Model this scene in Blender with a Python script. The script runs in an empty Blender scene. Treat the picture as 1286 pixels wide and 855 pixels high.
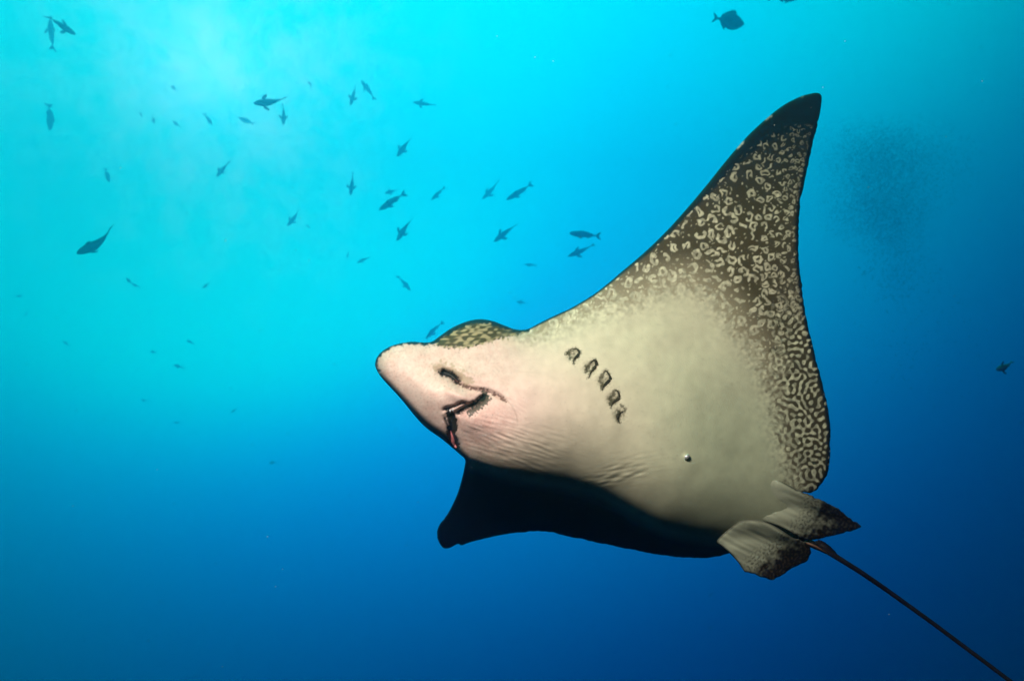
import bpy, bmesh, math, random
import numpy as np
from mathutils import Vector, Matrix
from mathutils.kdtree import KDTree

sc = bpy.context.scene
COL = sc.collection
rng = np.random.default_rng(7)
random.seed(7)

# ------------------------------------------------------------------ camera
PW, PH = 1286.0, 855.0
LENS = 24.0
F = LENS / 36.0 * PW
PITCH = math.radians(25)
cam_data = bpy.data.cameras.new('camera')
cam_data.lens = LENS
cam_data.clip_start = 0.02
cam_data.clip_end = 2000
cam_data.dof.use_dof = True
cam_data.dof.focus_distance = 1.52
cam_data.dof.aperture_fstop = 5.6
cam = bpy.data.objects.new('camera', cam_data)
COL.objects.link(cam)
cam.location = (0, 0, 0)
cam.rotation_euler = (math.radians(90) + PITCH, 0, 0)
sc.camera = cam
RC = np.array(cam.rotation_euler.to_matrix())

def ray_dirs(px, py):
    """photo direction (depth 1) in world axes"""
    px = np.asarray(px, float); py = np.asarray(py, float)
    v = np.stack([(px - PW / 2) / F, (PH / 2 - py) / F, -np.ones_like(px)], -1)
    return v @ RC.T

def world_pt(px, py, d):
    return ray_dirs(px, py) * np.asarray(d, float)[..., None]

# ------------------------------------------------------------------ light
SUN_PX = (266, 88)
sd_ = ray_dirs(*SUN_PX); SUN_DIR = sd_ / np.linalg.norm(sd_)

world = bpy.data.worlds.new('World')
sc.world = world
world.use_nodes = True
nt = world.node_tree
N = nt.nodes; L = nt.links
bg = N['Background']
bg.inputs['Strength'].default_value = 1.0
tc = N.new('ShaderNodeTexCoord')

def wmath(op, a, b=None, clamp=False):
    n = N.new('ShaderNodeMath'); n.operation = op; n.use_clamp = clamp
    for i, v in enumerate((a, b)):
        if v is None: continue
        if isinstance(v, (int, float)): n.inputs[i].default_value = v
        else: L.new(v, n.inputs[i])
    return n.outputs[0]

def wdot(vec):
    n = N.new('ShaderNodeVectorMath'); n.operation = 'DOT_PRODUCT'
    L.new(tc.outputs['Generated'], n.inputs[0]); n.inputs[1].default_value = tuple(vec)
    return n.outputs['Value']

# light under water: brightest round the sun seen through the surface, falling off towards the deep
WATER = {'G': (-8.7259, -7.1276, 10.1043, 16.9044, -1.9960, -11.2484, 21.0781), 'B': (-6.3207, -4.6749, 9.4563, 12.1177, 10.0471, -14.5296, -5.3361)}      # offset, slope along x y z, three sun halos
WK = 7.0
cosang = wdot(SUN_DIR)
def lobe(k): return wmath('EXPONENT', wmath('MULTIPLY', wmath('SUBTRACT', cosang, 1.0), k))
halo = lobe(WK); wide = lobe(2.5); tight = lobe(22.0); core = lobe(70.0)
nz = N.new('ShaderNodeTexNoise'); nz.inputs['Scale'].default_value = 20.0; nz.inputs['Detail'].default_value = 6.0
nz.inputs['Roughness'].default_value = 0.65
L.new(tc.outputs['Generated'], nz.inputs['Vector'])
ripple = wmath('MULTIPLY', wmath('SUBTRACT', nz.outputs[0], 0.5), core)
comb = N.new('ShaderNodeCombineColor')
for ch, sock, core_gain in (('G', 'Green', 1.0), ('B', 'Blue', .6)):
    o_, bx_, by_, bz_, g_, g2_, g3_ = WATER[ch]
    e_ = wmath('ADD', wmath('ADD', wdot((bx_, by_, bz_)), o_), wmath('MULTIPLY', halo, g_))
    e_ = wmath('ADD', e_, wmath('ADD', wmath('MULTIPLY', wide, g2_), wmath('MULTIPLY', tight, g3_)))
    e_ = wmath('ADD', e_, wmath('ADD', wmath('MULTIPLY', core, core_gain), wmath('MULTIPLY', ripple, core_gain * 2)))
    L.new(wmath('MULTIPLY', wmath('DIVIDE', 1.0, wmath('ADD', 1.0, wmath('EXPONENT', wmath('MULTIPLY', e_, -1.0)))), 2.8), comb.inputs[sock])
L.new(wmath('MAXIMUM', wmath('MULTIPLY', wmath('ADD', wmath('ADD', wmath('MULTIPLY', lobe(120.0), .8), wmath('MULTIPLY', lobe(420.0), .6)), wmath('MULTIPLY', ripple, 4.5)), .90), 0.0), comb.inputs['Red'])
L.new(comb.outputs[0], bg.inputs['Color'])

sun_data = bpy.data.lights.new('sun', 'SUN')
sun_data.energy = 0.06
sun_data.angle = math.radians(6)
sun_data.color = (0.03, 0.85, 1.0)
sun = bpy.data.objects.new('sun', sun_data); COL.objects.link(sun)
sun.rotation_euler = Vector(SUN_DIR).to_track_quat('Z', 'Y').to_euler()
sun.location = (0, 0, 20)

# the photographer's strobe beside the camera: the photograph shows its light on the animal
strobe_data = bpy.data.lights.new('strobe', 'SPOT')
strobe_data.energy = 120
strobe_data.color = (1.0, 0.95, 0.84)
strobe_data.spot_size = math.radians(110)
strobe_data.spot_blend = 0.7
strobe_data.shadow_soft_size = 0.11
strobe = bpy.data.objects.new('strobe', strobe_data); COL.objects.link(strobe)
STROBE = RC @ np.array([-0.26, 0.56, -0.32])
strobe.location = STROBE
aim = world_pt(720, 430, 1.5)
strobe.rotation_euler = Vector(STROBE - aim).to_track_quat('Z', 'Y').to_euler()

sc.view_settings.view_transform = 'Standard'
sc.view_settings.look = 'None'
sc.view_settings.exposure = 0.0
sc.view_settings.gamma = 1.0
sc.view_settings.use_curve_mapping = False
sc.cycles.use_denoising = True
sc.cycles.max_bounces = 8
sc.cycles.volume_bounces = 3
sc.cycles.transmission_bounces = 6
sc.cycles.sample_clamp_indirect = 8

# ------------------------------------------------------------------ helpers
def tag(o, label=None, cat=None, group=None, kind=None):
    if label: o['label'] = label
    if cat: o['category'] = cat
    if group: o['group'] = group
    if kind: o['kind'] = kind
    return o

def empty(name, loc):
    o = bpy.data.objects.new(name, None); COL.objects.link(o)
    o.location = loc; o.empty_display_size = 0.05
    return o

def mesh_obj(name, verts, faces, mat, parent=None, smooth=True, origin=None):
    verts = np.asarray(verts, float)
    if parent is not None:
        verts = verts - np.array(parent_world(parent))
    elif origin is not None:
        verts = verts - np.asarray(origin)
    me = bpy.data.meshes.new(name)
    me.from_pydata(verts.tolist(), [], [list(f) for f in faces])
    me.materials.append(mat)
    if smooth:
        me.polygons.foreach_set('use_smooth', np.ones(len(me.polygons), bool))
    me.update()
    o = bpy.data.objects.new(name, me); COL.objects.link(o)
    if parent is not None: o.parent = parent
    elif origin is not None: o.location = origin
    return o

def parent_world(o):
    p = np.zeros(3)
    while o is not None:
        p = p + np.array(o.location); o = o.parent
    return p

def sstep(a, b, x):
    t = np.clip((x - a) / (b - a), 0, 1)
    return t * t * (3 - 2 * t)

def spline(pts, n=8, closed=False):
    P = np.asarray(pts, float); m = len(P); out = []
    for i in range(m if closed else m - 1):
        if closed: p0, p1, p2, p3 = P[(i - 1) % m], P[i], P[(i + 1) % m], P[(i + 2) % m]
        else: p0, p1, p2, p3 = P[max(i - 1, 0)], P[i], P[i + 1], P[min(i + 2, m - 1)]
        for k in range(n):
            t = k / n
            out.append(0.5 * (2 * p1 + (p2 - p0) * t + (2 * p0 - 5 * p1 + 4 * p2 - p3) * t * t + (3 * p1 - p0 - 3 * p2 + p3) * t ** 3))
    if not closed: out.append(P[-1])
    return np.array(out)

def resample(P, step, closed=True):
    Q = np.vstack([P, P[:1]]) if closed else P
    d = np.r_[0, np.cumsum(np.linalg.norm(np.diff(Q, axis=0), axis=1))]
    n = max(int(d[-1] / step), 8)
    t = np.linspace(0, d[-1], n, endpoint=not closed)
    return np.stack([np.interp(t, d, Q[:, 0]), np.interp(t, d, Q[:, 1])], 1)

def pline(P, poly):
    """distance to a polyline, position along it (0..1) and side (+ = right-hand side going along, in photo axes)"""
    poly = np.asarray(poly, float)
    best = np.full(len(P), 1e9); tt = np.zeros(len(P)); side = np.ones(len(P))
    seg = np.linalg.norm(np.diff(poly, axis=0), axis=1); cum = np.r_[0, np.cumsum(seg)]
    for i in range(len(poly) - 1):
        a, b = poly[i], poly[i + 1]; ab = b - a
        u = np.clip(((P - a) @ ab) / (ab @ ab), 0, 1)
        r = P - (a + u[:, None] * ab)
        d = np.hypot(r[:, 0], r[:, 1])
        k = d < best
        best[k] = d[k]; tt[k] = (cum[i] + u[k] * seg[i]) / cum[-1]
        side[k] = np.sign(ab[0] * r[k, 1] - ab[1] * r[k, 0])
    return best, tt, side

def inside(P_x, P_y, poly):
    c = np.zeros(P_x.shape, bool)
    n = len(poly)
    for i in range(n):
        x0, y0 = poly[i]; x1, y1 = poly[(i + 1) % n]
        if y0 == y1: continue
        k = ((P_y >= y0) != (P_y >= y1))
        if not k.any(): continue
        xi = x0 + (P_y - y0) / (y1 - y0) * (x1 - x0)
        c ^= k & (P_x < xi)
    return c

NW, NH = 1400, 1000
def bandnoise(lam, stretch=(1, 1), width=0.28, seed=0):
    r = np.random.default_rng(seed)
    n = r.standard_normal((NH, NW))
    fy = np.fft.fftfreq(NH)[:, None] * stretch[1]; fx = np.fft.fftfreq(NW)[None, :] * stretch[0]
    fr = np.hypot(fx, fy) * lam
    H = np.exp(-((fr - 1) / width) ** 2)
    o = np.fft.ifft2(np.fft.fft2(n) * H).real
    return o / o.std()

def lownoise(lam, stretch=(1, 1), seed=0):
    r = np.random.default_rng(seed)
    n = r.standard_normal((NH, NW))
    fy = np.fft.fftfreq(NH)[:, None] * stretch[1]; fx = np.fft.fftfreq(NW)[None, :] * stretch[0]
    o = np.fft.ifft2(np.fft.fft2(n) * np.exp(-(fx ** 2 + fy ** 2) * lam * lam)).real
    return o / o.std()

def sample(img, P):
    x = np.clip(P[:, 0], 0, NW - 2); y = np.clip(P[:, 1], 0, NH - 2)
    i = x.astype(int); j = y.astype(int); u = x - i; v = y - j
    return (img[j, i] * (1 - u) + img[j, i + 1] * u) * (1 - v) + (img[j + 1, i] * (1 - u) + img[j + 1, i + 1] * u) * v

def tps(ctrl):
    C = np.asarray(ctrl, float); X = C[:, :2] / 500; n = len(X)
    def U(r2): return np.where(r2 > 0, r2 * np.log(r2 + 1e-12), 0)
    K = U(((X[:, None] - X[None]) ** 2).sum(-1)) + np.eye(n) * 2e-3
    A = np.zeros((n + 3, n + 3)); A[:n, :n] = K; A[:n, n] = 1; A[:n, n + 1:] = X
    A[n, :n] = 1; A[n + 1:, :n] = X.T
    w = np.linalg.solve(A, np.r_[C[:, 2], 0, 0, 0])
    def f(P):
        Q = P / 500; o = w[n] + Q @ w[n + 1:]
        for i in range(n):
            o = o + w[i] * U(((Q - X[i]) ** 2).sum(-1))
        return o
    return f

def circ(x):                       # 0 at the rim, 1 from x=1 inwards, round shoulder
    return np.sqrt(np.clip(1 - (1 - np.clip(x, 0, 1)) ** 2, 0, 1))

def pillow(name, outline, h, front, back, colour, mat, parent, detail=None):
    """a closed solid with a front and a back skin that meet along an outline; every skin point has its own depth"""
    B = resample(outline, 0.5)
    x0, y0 = B.min(0) - 3 * h; x1, y1 = B.max(0) + 3 * h
    xs = np.arange(x0, x1, h); ys = np.arange(y0, y1, h)
    X, Y = np.meshgrid(xs, ys)
    ins = inside(X, Y, resample(outline, 1.5))
    nr = ins.copy()
    for dy in (-1, 0, 1):
        for dx in (-1, 0, 1):
            nr |= np.roll(np.roll(ins, dy, 0), dx, 1)
    kd = KDTree(len(B))
    for i, b in enumerate(B): kd.insert((b[0], b[1], 0), i)
    kd.balance()
    idx = np.full(X.shape, -1)
    jj, ii = np.nonzero(nr)
    P = np.stack([X[jj, ii], Y[jj, ii]], 1)
    nb = np.zeros(len(P), int); sd = np.zeros(len(P))
    for k in range(len(P)):
        _, a, d = kd.find((P[k, 0], P[k, 1], 0)); nb[k] = a; sd[k] = d
    inn = ins[jj, ii]
    keep = inn | (sd < 0.75 * h)
    jj, ii, P, nb, sd, inn = jj[keep], ii[keep], P[keep], nb[keep], sd[keep], inn[keep]
    idx[jj, ii] = np.arange(len(P))
    a, b, c, d = idx[:-1, :-1], idx[:-1, 1:], idx[1:, 1:], idx[1:, :-1]
    ok = (a >= 0) & (b >= 0) & (c >= 0) & (d >= 0)
    # a cell with no inside corner is dropped
    inn_full = np.zeros(X.shape, bool); inn_full[jj, ii] = inn
    ok &= inn_full[:-1, :-1] | inn_full[:-1, 1:] | inn_full[1:, 1:] | inn_full[1:, :-1]
    Q = np.stack([a[ok], b[ok], c[ok], d[ok]], 1)
    used = np.unique(Q)
    remap = np.full(len(P), -1); remap[used] = np.arange(len(used))
    Q = remap[Q]; P, nb, sd = P[used], nb[used], sd[used]
    E = np.sort(np.concatenate([Q[:, [0, 1]], Q[:, [1, 2]], Q[:, [2, 3]], Q[:, [3, 0]]]), axis=1)
    key = E[:, 0].astype(np.int64) * len(P) + E[:, 1]
    uk, cnt = np.unique(key, return_counts=True)
    be = uk[cnt == 1]
    bv = np.zeros(len(P), bool); bv[be // len(P)] = True; bv[be % len(P)] = True
    P[bv] = B[nb[bv]]; sd[bv] = 0
    bl = np.arange(len(B)) / len(B)
    df = front(P, sd, B[nb]); db = back(P, sd, B[nb], df)
    db = np.where(bv, df, np.maximum(db, df + 0.0004))
    n = len(P)
    inner = np.nonzero(~bv)[0]
    m2 = np.arange(n); m2[inner] = n + np.arange(len(inner))
    V = np.vstack([world_pt(P[:, 0], P[:, 1], df), world_pt(P[inner, 0], P[inner, 1], db[inner])])
    Fc = np.vstack([Q[:, ::-1], m2[Q]])
    cf, cb = colour(P, sd, B[nb])
    C = np.vstack([cf, cb[inner]])
    org = parent_world(parent)
    me = bpy.data.meshes.new(name)
    V = V - org
    me.vertices.add(len(V)); me.vertices.foreach_set('co', V.astype(np.float32).ravel())
    me.loops.add(Fc.size); me.loops.foreach_set('vertex_index', Fc.astype(np.int32).ravel())
    me.polygons.add(len(Fc)); me.polygons.foreach_set('loop_start', np.arange(0, Fc.size, 4, dtype=np.int32))
    me.polygons.foreach_set('use_smooth', np.ones(len(Fc), bool))
    me.update(calc_edges=True); me.validate()
    at = me.color_attributes.new('skin_colour', 'FLOAT_COLOR', 'POINT')
    at.data.foreach_set('color', np.hstack([C, np.ones((len(C), 1))]).astype(np.float32).ravel())
    me.materials.append(mat)
    o = bpy.data.objects.new(name, me); COL.objects.link(o); o.parent = parent
    return o

# ------------------------------------------------------------------ materials
def skin_material():
    m = bpy.data.materials.new('ray_skin'); m.use_nodes = True
    t = m.node_tree; n = t.nodes; l = t.links
    p = n['Principled BSDF']
    a = n.new('ShaderNodeAttribute'); a.attribute_name = 'skin_colour'
    tcx = n.new('ShaderNodeTexCoord')
    no = n.new('ShaderNodeTexNoise'); no.inputs['Scale'].default_value = 34; no.inputs['Detail'].default_value = 6
    no.inputs['Roughness'].default_value = 0.6
    l.new(tcx.outputs['Object'], no.inputs['Vector'])
    mr = n.new('ShaderNodeMapRange'); mr.inputs[1].default_value = .3; mr.inputs[2].default_value = .7
    mr.inputs[3].default_value = .95; mr.inputs[4].default_value = 1.04
    l.new(no.outputs[0], mr.inputs[0])
    mx = n.new('ShaderNodeVectorMath'); mx.operation = 'SCALE'
    l.new(a.outputs['Color'], mx.inputs[0]); l.new(mr.outputs[0], mx.inputs['Scale'])
    l.new(mx.outputs[0], p.inputs['Base Color'])
    fine = n.new('ShaderNodeTexNoise'); fine.inputs['Scale'].default_value = 260; fine.inputs['Detail'].default_value = 4
    l.new(tcx.outputs['Object'], fine.inputs['Vector'])
    mp = n.new('ShaderNodeMapping'); mp.inputs['Rotation'].default_value = (.5, .3, .9); mp.inputs['Scale'].default_value = (8, 90, 90)
    l.new(tcx.outputs['Object'], mp.inputs['Vector'])
    sc1 = n.new('ShaderNodeTexNoise'); sc1.inputs['Scale'].default_value = 1.0; sc1.inputs['Detail'].default_value = 3
    l.new(mp.outputs[0], sc1.inputs['Vector'])
    sr = n.new('ShaderNodeMapRange'); sr.inputs[1].default_value = .66; sr.inputs[2].default_value = .74; sr.inputs[3].default_value = 1.0; sr.inputs[4].default_value = .90
    l.new(sc1.outputs[0], sr.inputs[0])
    fk = n.new('ShaderNodeTexVoronoi'); fk.inputs['Scale'].default_value = 75
    l.new(tcx.outputs['Object'], fk.inputs['Vector'])
    fr_ = n.new('ShaderNodeMapRange'); fr_.inputs[1].default_value = .05; fr_.inputs[2].default_value = .16; fr_.inputs[3].default_value = .82; fr_.inputs[4].default_value = 1.0
    l.new(fk.outputs['Distance'], fr_.inputs[0])
    for extra in (sr, fr_):
        mm = n.new('ShaderNodeVectorMath'); mm.operation = 'SCALE'
        l.new(mx.outputs[0], mm.inputs[0]); l.new(extra.outputs[0], mm.inputs['Scale']); mx = mm
    l.new(mx.outputs[0], p.inputs['Base Color'])
    bu = n.new('ShaderNodeBump'); bu.inputs['Strength'].default_value = .12; bu.inputs['Distance'].default_value = .003
    l.new(fine.outputs[0], bu.inputs['Height']); l.new(bu.outputs[0], p.inputs['Normal'])
    p.inputs['Roughness'].default_value = .55
    p.inputs['Specular IOR Level'].default_value = .25
    return m

def plain_material(name, col, rough=.5, scale=20, amt=.25, spec=.3):
    m = bpy.data.materials.new(name); m.use_nodes = True
    t = m.node_tree; n = t.nodes; l = t.links
    p = n['Principled BSDF']
    tcx = n.new('ShaderNodeTexCoord')
    no = n.new('ShaderNodeTexNoise'); no.inputs['Scale'].default_value = scale; no.inputs['Detail'].default_value = 5
    l.new(tcx.outputs['Object'], no.inputs['Vector'])
    r = n.new('ShaderNodeValToRGB')
    r.color_ramp.elements[0].position = .3; r.color_ramp.elements[1].position = .7
    r.color_ramp.elements[0].color = tuple(c * (1 - amt) for c in col) + (1,)
    r.color_ramp.elements[1].color = tuple(min(1, c * (1 + amt)) for c in col) + (1,)
    l.new(no.outputs[0], r.inputs[0]); l.new(r.outputs[0], p.inputs['Base Color'])
    p.inputs['Roughness'].default_value = rough
    p.inputs['Specular IOR Level'].default_value = spec
    return m

SKIN = skin_material()
M_GILL = plain_material('gill_dark', (.030, .024, .014), .9, 60, .25, .05)
M_MOUTH = plain_material('mouth_dark', (.010, .012, .010), .9, 60, .25, .05)
M_LIP = plain_material('lip_pink', (.50, .16, .17), .5, 60)
M_TAIL = plain_material('tail_skin', (.010, .008, .009), .6, 50, .3, .15)
M_EYE = plain_material('eye_black', (.008, .008, .008), .12, 10, .1, .6)
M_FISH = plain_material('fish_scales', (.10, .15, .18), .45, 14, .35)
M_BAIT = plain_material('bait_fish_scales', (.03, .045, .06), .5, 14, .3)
M_SPECK = plain_material('plankton', (.55, .55, .5), .7, 30)

# ------------------------------------------------------------------ the eagle ray
# outline of disc and head, clockwise from the snout
OUT_TOP = [(471.2, 456), (474.2, 447.4), (482.1, 439.5), (496.1, 432.8), (515.8, 429.1), (533, 430), (543, 428.5), (552.3, 422.1), (566.3, 412.3),
           (583.1, 404.7), (600, 400.8), (616.8, 402.5), (633.7, 408.7), (647.7, 413.6), (661.7, 413.4), (675, 407), (688.7, 400), (703.8, 393),
           (719.5, 385.6), (745.3, 369.9), (765.9, 354), (780, 341.8), (808, 318.2), (836.1, 291.2), (860.7, 264.2), (885.3, 235.1), (906.3, 208.8),
           (923.9, 187.7), (941.4, 168.4), (962.5, 149.1), (983.5, 132.6), (1004.6, 121.8), (1019, 117.6), (1027, 117), (1031, 119.5), (1031.9, 125)]
OUT_TE = [(1029.8, 142.1), (1023.9, 166.7), (1016.8, 198.2), (1009.8, 229.8), (1004.6, 257.9), (1002.5, 293), (1003.4, 328), (1006.7, 360), (1012.4, 397.4),
          (1019.9, 431), (1029.2, 468.6), (1036.7, 498.5), (1042.3, 532), (1043, 562), (1040.4, 588.4), (1034.8, 603.4), (1025.5, 614.6), (1016.1, 619)]
OUT_REAR = [(1005, 618), (994, 622), (990, 636), (996, 652), (1004, 668), (1001, 678), (985, 683), (960, 686), (935, 690), (917.3, 694)]
OUT_LOW = [(897, 699.4), (872, 700.3), (841, 698), (803.7, 691.8), (763.3, 683.7), (716.6, 673.7), (695, 668.6), (679.3, 666.8), (660, 667.5), (638.9, 670),
           (607.8, 676), (590, 681), (580.5, 684.4), (575, 683), (568.9, 685.8), (561.1, 688.2), (554.9, 686), (549.8, 677.5), (548.7, 667.5), (553.3, 656.6),
           (562.7, 644.2), (573.5, 622.4), (579.8, 602.2), (583.6, 585), (583.8, 576.5)]
OUT_CHIN = [(577, 570), (571.9, 565.5), (555.1, 551.4), (536.8, 538.4), (524.2, 526), (504.6, 502.1), (489.1, 485.2), (477.9, 472.6), (472.4, 463)]
OUTLINE = spline(OUT_TOP + OUT_TE + OUT_REAR + OUT_LOW + OUT_CHIN, 8, closed=True)
# uneven, slightly frayed trailing edges
ob = resample(OUTLINE, 1.0)
nrm = np.roll(ob, -1, 0) - np.roll(ob, 1, 0); nrm = np.stack([nrm[:, 1], -nrm[:, 0]], 1); nrm /= np.linalg.norm(nrm, axis=1)[:, None] + 1e-9
fr1 = .6 * sample(bandnoise(9, seed=41), ob + 50) + .7 * sample(bandnoise(26, width=.5, seed=42), ob + 50); te_w = sstep(985, 1003, ob[:, 0]) * (ob[:, 1] > 150) + (ob[:, 1] > 650) * (ob[:, 0] > 540) * .8
OUTLINE = ob + nrm * (fr1 * te_w * 0.38)[:, None]

BELLY_EDGE = spline([(466, 440), (470, 460), (477.9, 473.5), (489.1, 486), (504.6, 503), (524.2, 527), (536.8, 539.5), (555.1, 552.4), (571.9, 567), (584, 577.5), (605, 586),
                     (630, 595), (660, 602), (700, 609), (728, 615), (752, 623), (775, 634), (800, 648), (828, 663), (860, 673), (890, 677), (930, 681),
                     (970, 688), (1010, 696)], 4)

V0 = tps([(500, 462, 1.370), (470, 458, 1.375), (560, 500, 1.352), (545, 530, 1.37), (590, 565, 1.385), (560, 440, 1.42), (600, 430, 1.435), (600, 402, 1.47),
          (650, 500, 1.372), (700, 450, 1.432), (700, 560, 1.385), (640, 560, 1.375), (760, 480, 1.425), (800, 560, 1.425), (850, 500, 1.472), (850, 600, 1.455),
          (900, 630, 1.52), (930, 560, 1.545), (960, 640, 1.60), (1000, 672, 1.68), (800, 400, 1.525), (880, 400, 1.57), (950, 250, 1.70),
          (1030, 118, 1.90), (1003, 300, 1.69), (1008, 400, 1.655), (1040, 560, 1.645), (1015, 615, 1.635), (900, 218, 1.70), (780, 345, 1.57),
          (661, 414, 1.495), (720, 386, 1.53), (960, 480, 1.585)])

UPPER_LE = np.array(OUT_TOP[14:]); TOP_HEAD = np.array(OUT_TOP[:16])
AXIS = np.array([(480, 455), (600, 510), (760, 560), (900, 620), (1000, 675)], float)

# mouth, nostril and fold lines (ventral side of the head)
NOSTRIL = spline([(553, 467.5), (560, 469), (567, 472), (573, 477.5), (577, 482)], 5)
FOLD = spline([(573, 477.5), (580, 483.5), (592, 487.5), (606, 489.5), (618, 492.5), (628, 498), (637, 505)], 5)
MOUTH = spline([(611, 496), (606, 499), (597, 507), (588, 511), (578, 515.5), (571, 520)], 5)
UPPER_LIP = spline([(585, 505.5), (576, 509), (566, 512), (557, 515.5)], 5)
JAW = spline([(563, 516), (567, 524), (568.5, 534), (567, 545), (570, 555), (575, 566)], 5)
FOLD2 = spline([(558, 524), (562, 534), (566, 545)], 4)

N_wr = bandnoise(5.5, (1.0, 1.0), .45, 11)
wr_rot = None
def along_noise(P, lam, stretch, ang, seed):
    c, s_ = math.cos(ang), math.sin(ang)
    x = (P[:, 0] - 400) * c + (P[:, 1] - 300) * s_; y = -(P[:, 0] - 400) * s_ + (P[:, 1] - 300) * c
    return sample(bandnoise(lam, (1 / stretch, 1), .5, seed), np.stack([x + 300, y + 400], 1))

jit = np.random.default_rng(5)
for ln_ in (MOUTH, UPPER_LIP, JAW):
    k_ = np.convolve(jit.standard_normal(len(ln_) + 4), np.ones(5) / 5, 'valid') * 1.5
    ln_ += np.stack([k_ * .5, k_], 1)
GILL_STROKES = [
    [(711.5, 444.5), (716, 439.5), (724, 438.5), (727.6, 443), (724, 448.5), (721, 452), (720.5, 457)],
    [(734, 466), (739, 460), (742, 455.5), (746.5, 452.5), (749, 457), (746, 463), (742, 468), (739.5, 474)],
    [(753, 477), (757, 470), (760.5, 466), (765, 471), (766, 476.5), (760, 483), (757, 487), (756, 491)],
    [(765, 502), (769, 496), (773.5, 490), (777.5, 495.5), (776.5, 500.5), (771, 504.5), (768.5, 508), (767.5, 512)],
    [(779.5, 508), (784.8, 514.5), (779, 518.5), (775.6, 522), (776, 527), (778, 531)],
]

GILL_INNER = [
    [(711, 442), (714.5, 446), (716, 451)], [(735, 459), (737.5, 463), (736, 468)], [(752.5, 479), (757, 482), (754.5, 486)],
    [(764.5, 500), (768, 503), (766, 509)], [(775, 515), (778, 519), (775.5, 525)],
]
def edge_widths(nbp):
    """how round the rim is (radius in px, half thickness in m) by place on the outline"""
    x, y = nbp[:, 0], nbp[:, 1]
    up = sstep(482, 456, y); le = up * sstep(1029, 1015, x)
    head = up * sstep(685, 645, x); snout = head * sstep(575, 520, x)
    chin = sstep(448, 476, y) * sstep(600, 584, x) * sstep(585, 575, y)
    R = 5 + 4 * le + 7 * head + 4 * snout + 3 * chin
    T = .005 + .005 * le + .016 * head + .008 * snout + .008 * chin
    return R, T

EX0, EY0, EX1, EY1 = 420, 360, 1080, 740
def make_edge():
    """how far the skin drops away at the lower side of the belly and over the far wing, in metres, smoothed"""
    gx, gy = np.meshgrid(np.arange(EX0, EX1), np.arange(EY0, EY1))
    G = np.stack([gx.ravel(), gy.ravel()], 1).astype(float)
    d, t, sg = pline(G, BELLY_EDGE); q = -d * sg
    W = np.interp(G[:, 0], [470, 540, 580, 620, 660, 720, 790, 860, 920, 980, 1020], [42, 40, 42, 48, 72, 104, 114, 112, 92, 60, 44])
    W = np.where(G[:, 1] < 470, np.minimum(W, 44), W)
    Hb = W * .00150 * np.interp(G[:, 0], [470, 560, 620, 860, 960, 1020], [.8, .85, 1.0, 1.05, .9, .6])
    low = np.clip(-q, 0, None)
    rec = .045 * (1 - np.exp(-low / 7)) + .0041 * low
    e = np.where(q > 0, Hb * (1 - circ(q / W)), Hb + rec).reshape(gx.shape)
    h, w = e.shape; pad = 40
    E_ = np.pad(e, pad, mode='edge'); 
    fy = np.fft.fftfreq(E_.shape[0])[:, None]; fx = np.fft.fftfreq(E_.shape[1])[None, :]
    def blur(sig): return np.fft.ifft2(np.fft.fft2(E_) * np.exp(-2 * np.pi ** 2 * sig ** 2 * (fx ** 2 + fy ** 2))).real[pad:-pad, pad:-pad]
    k = sstep(560, 720, gx.astype(float))
    return blur(2.6) * (1 - k) + blur(5.5) * k
EDGE = make_edge()
def sample_edge(P):
    x = np.clip(P[:, 0] - EX0, 0, EX1 - EX0 - 2); y = np.clip(P[:, 1] - EY0, 0, EY1 - EY0 - 2)
    i = x.astype(int); j = y.astype(int); u = x - i; v = y - j
    r = (EDGE[j, i] * (1 - u) + EDGE[j, i + 1] * u) * (1 - v) + (EDGE[j + 1, i] * (1 - u) + EDGE[j + 1, i + 1] * u) * v
    return r * sstep(EY0 - 40, EY0 + 10, P[:, 1])

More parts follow.
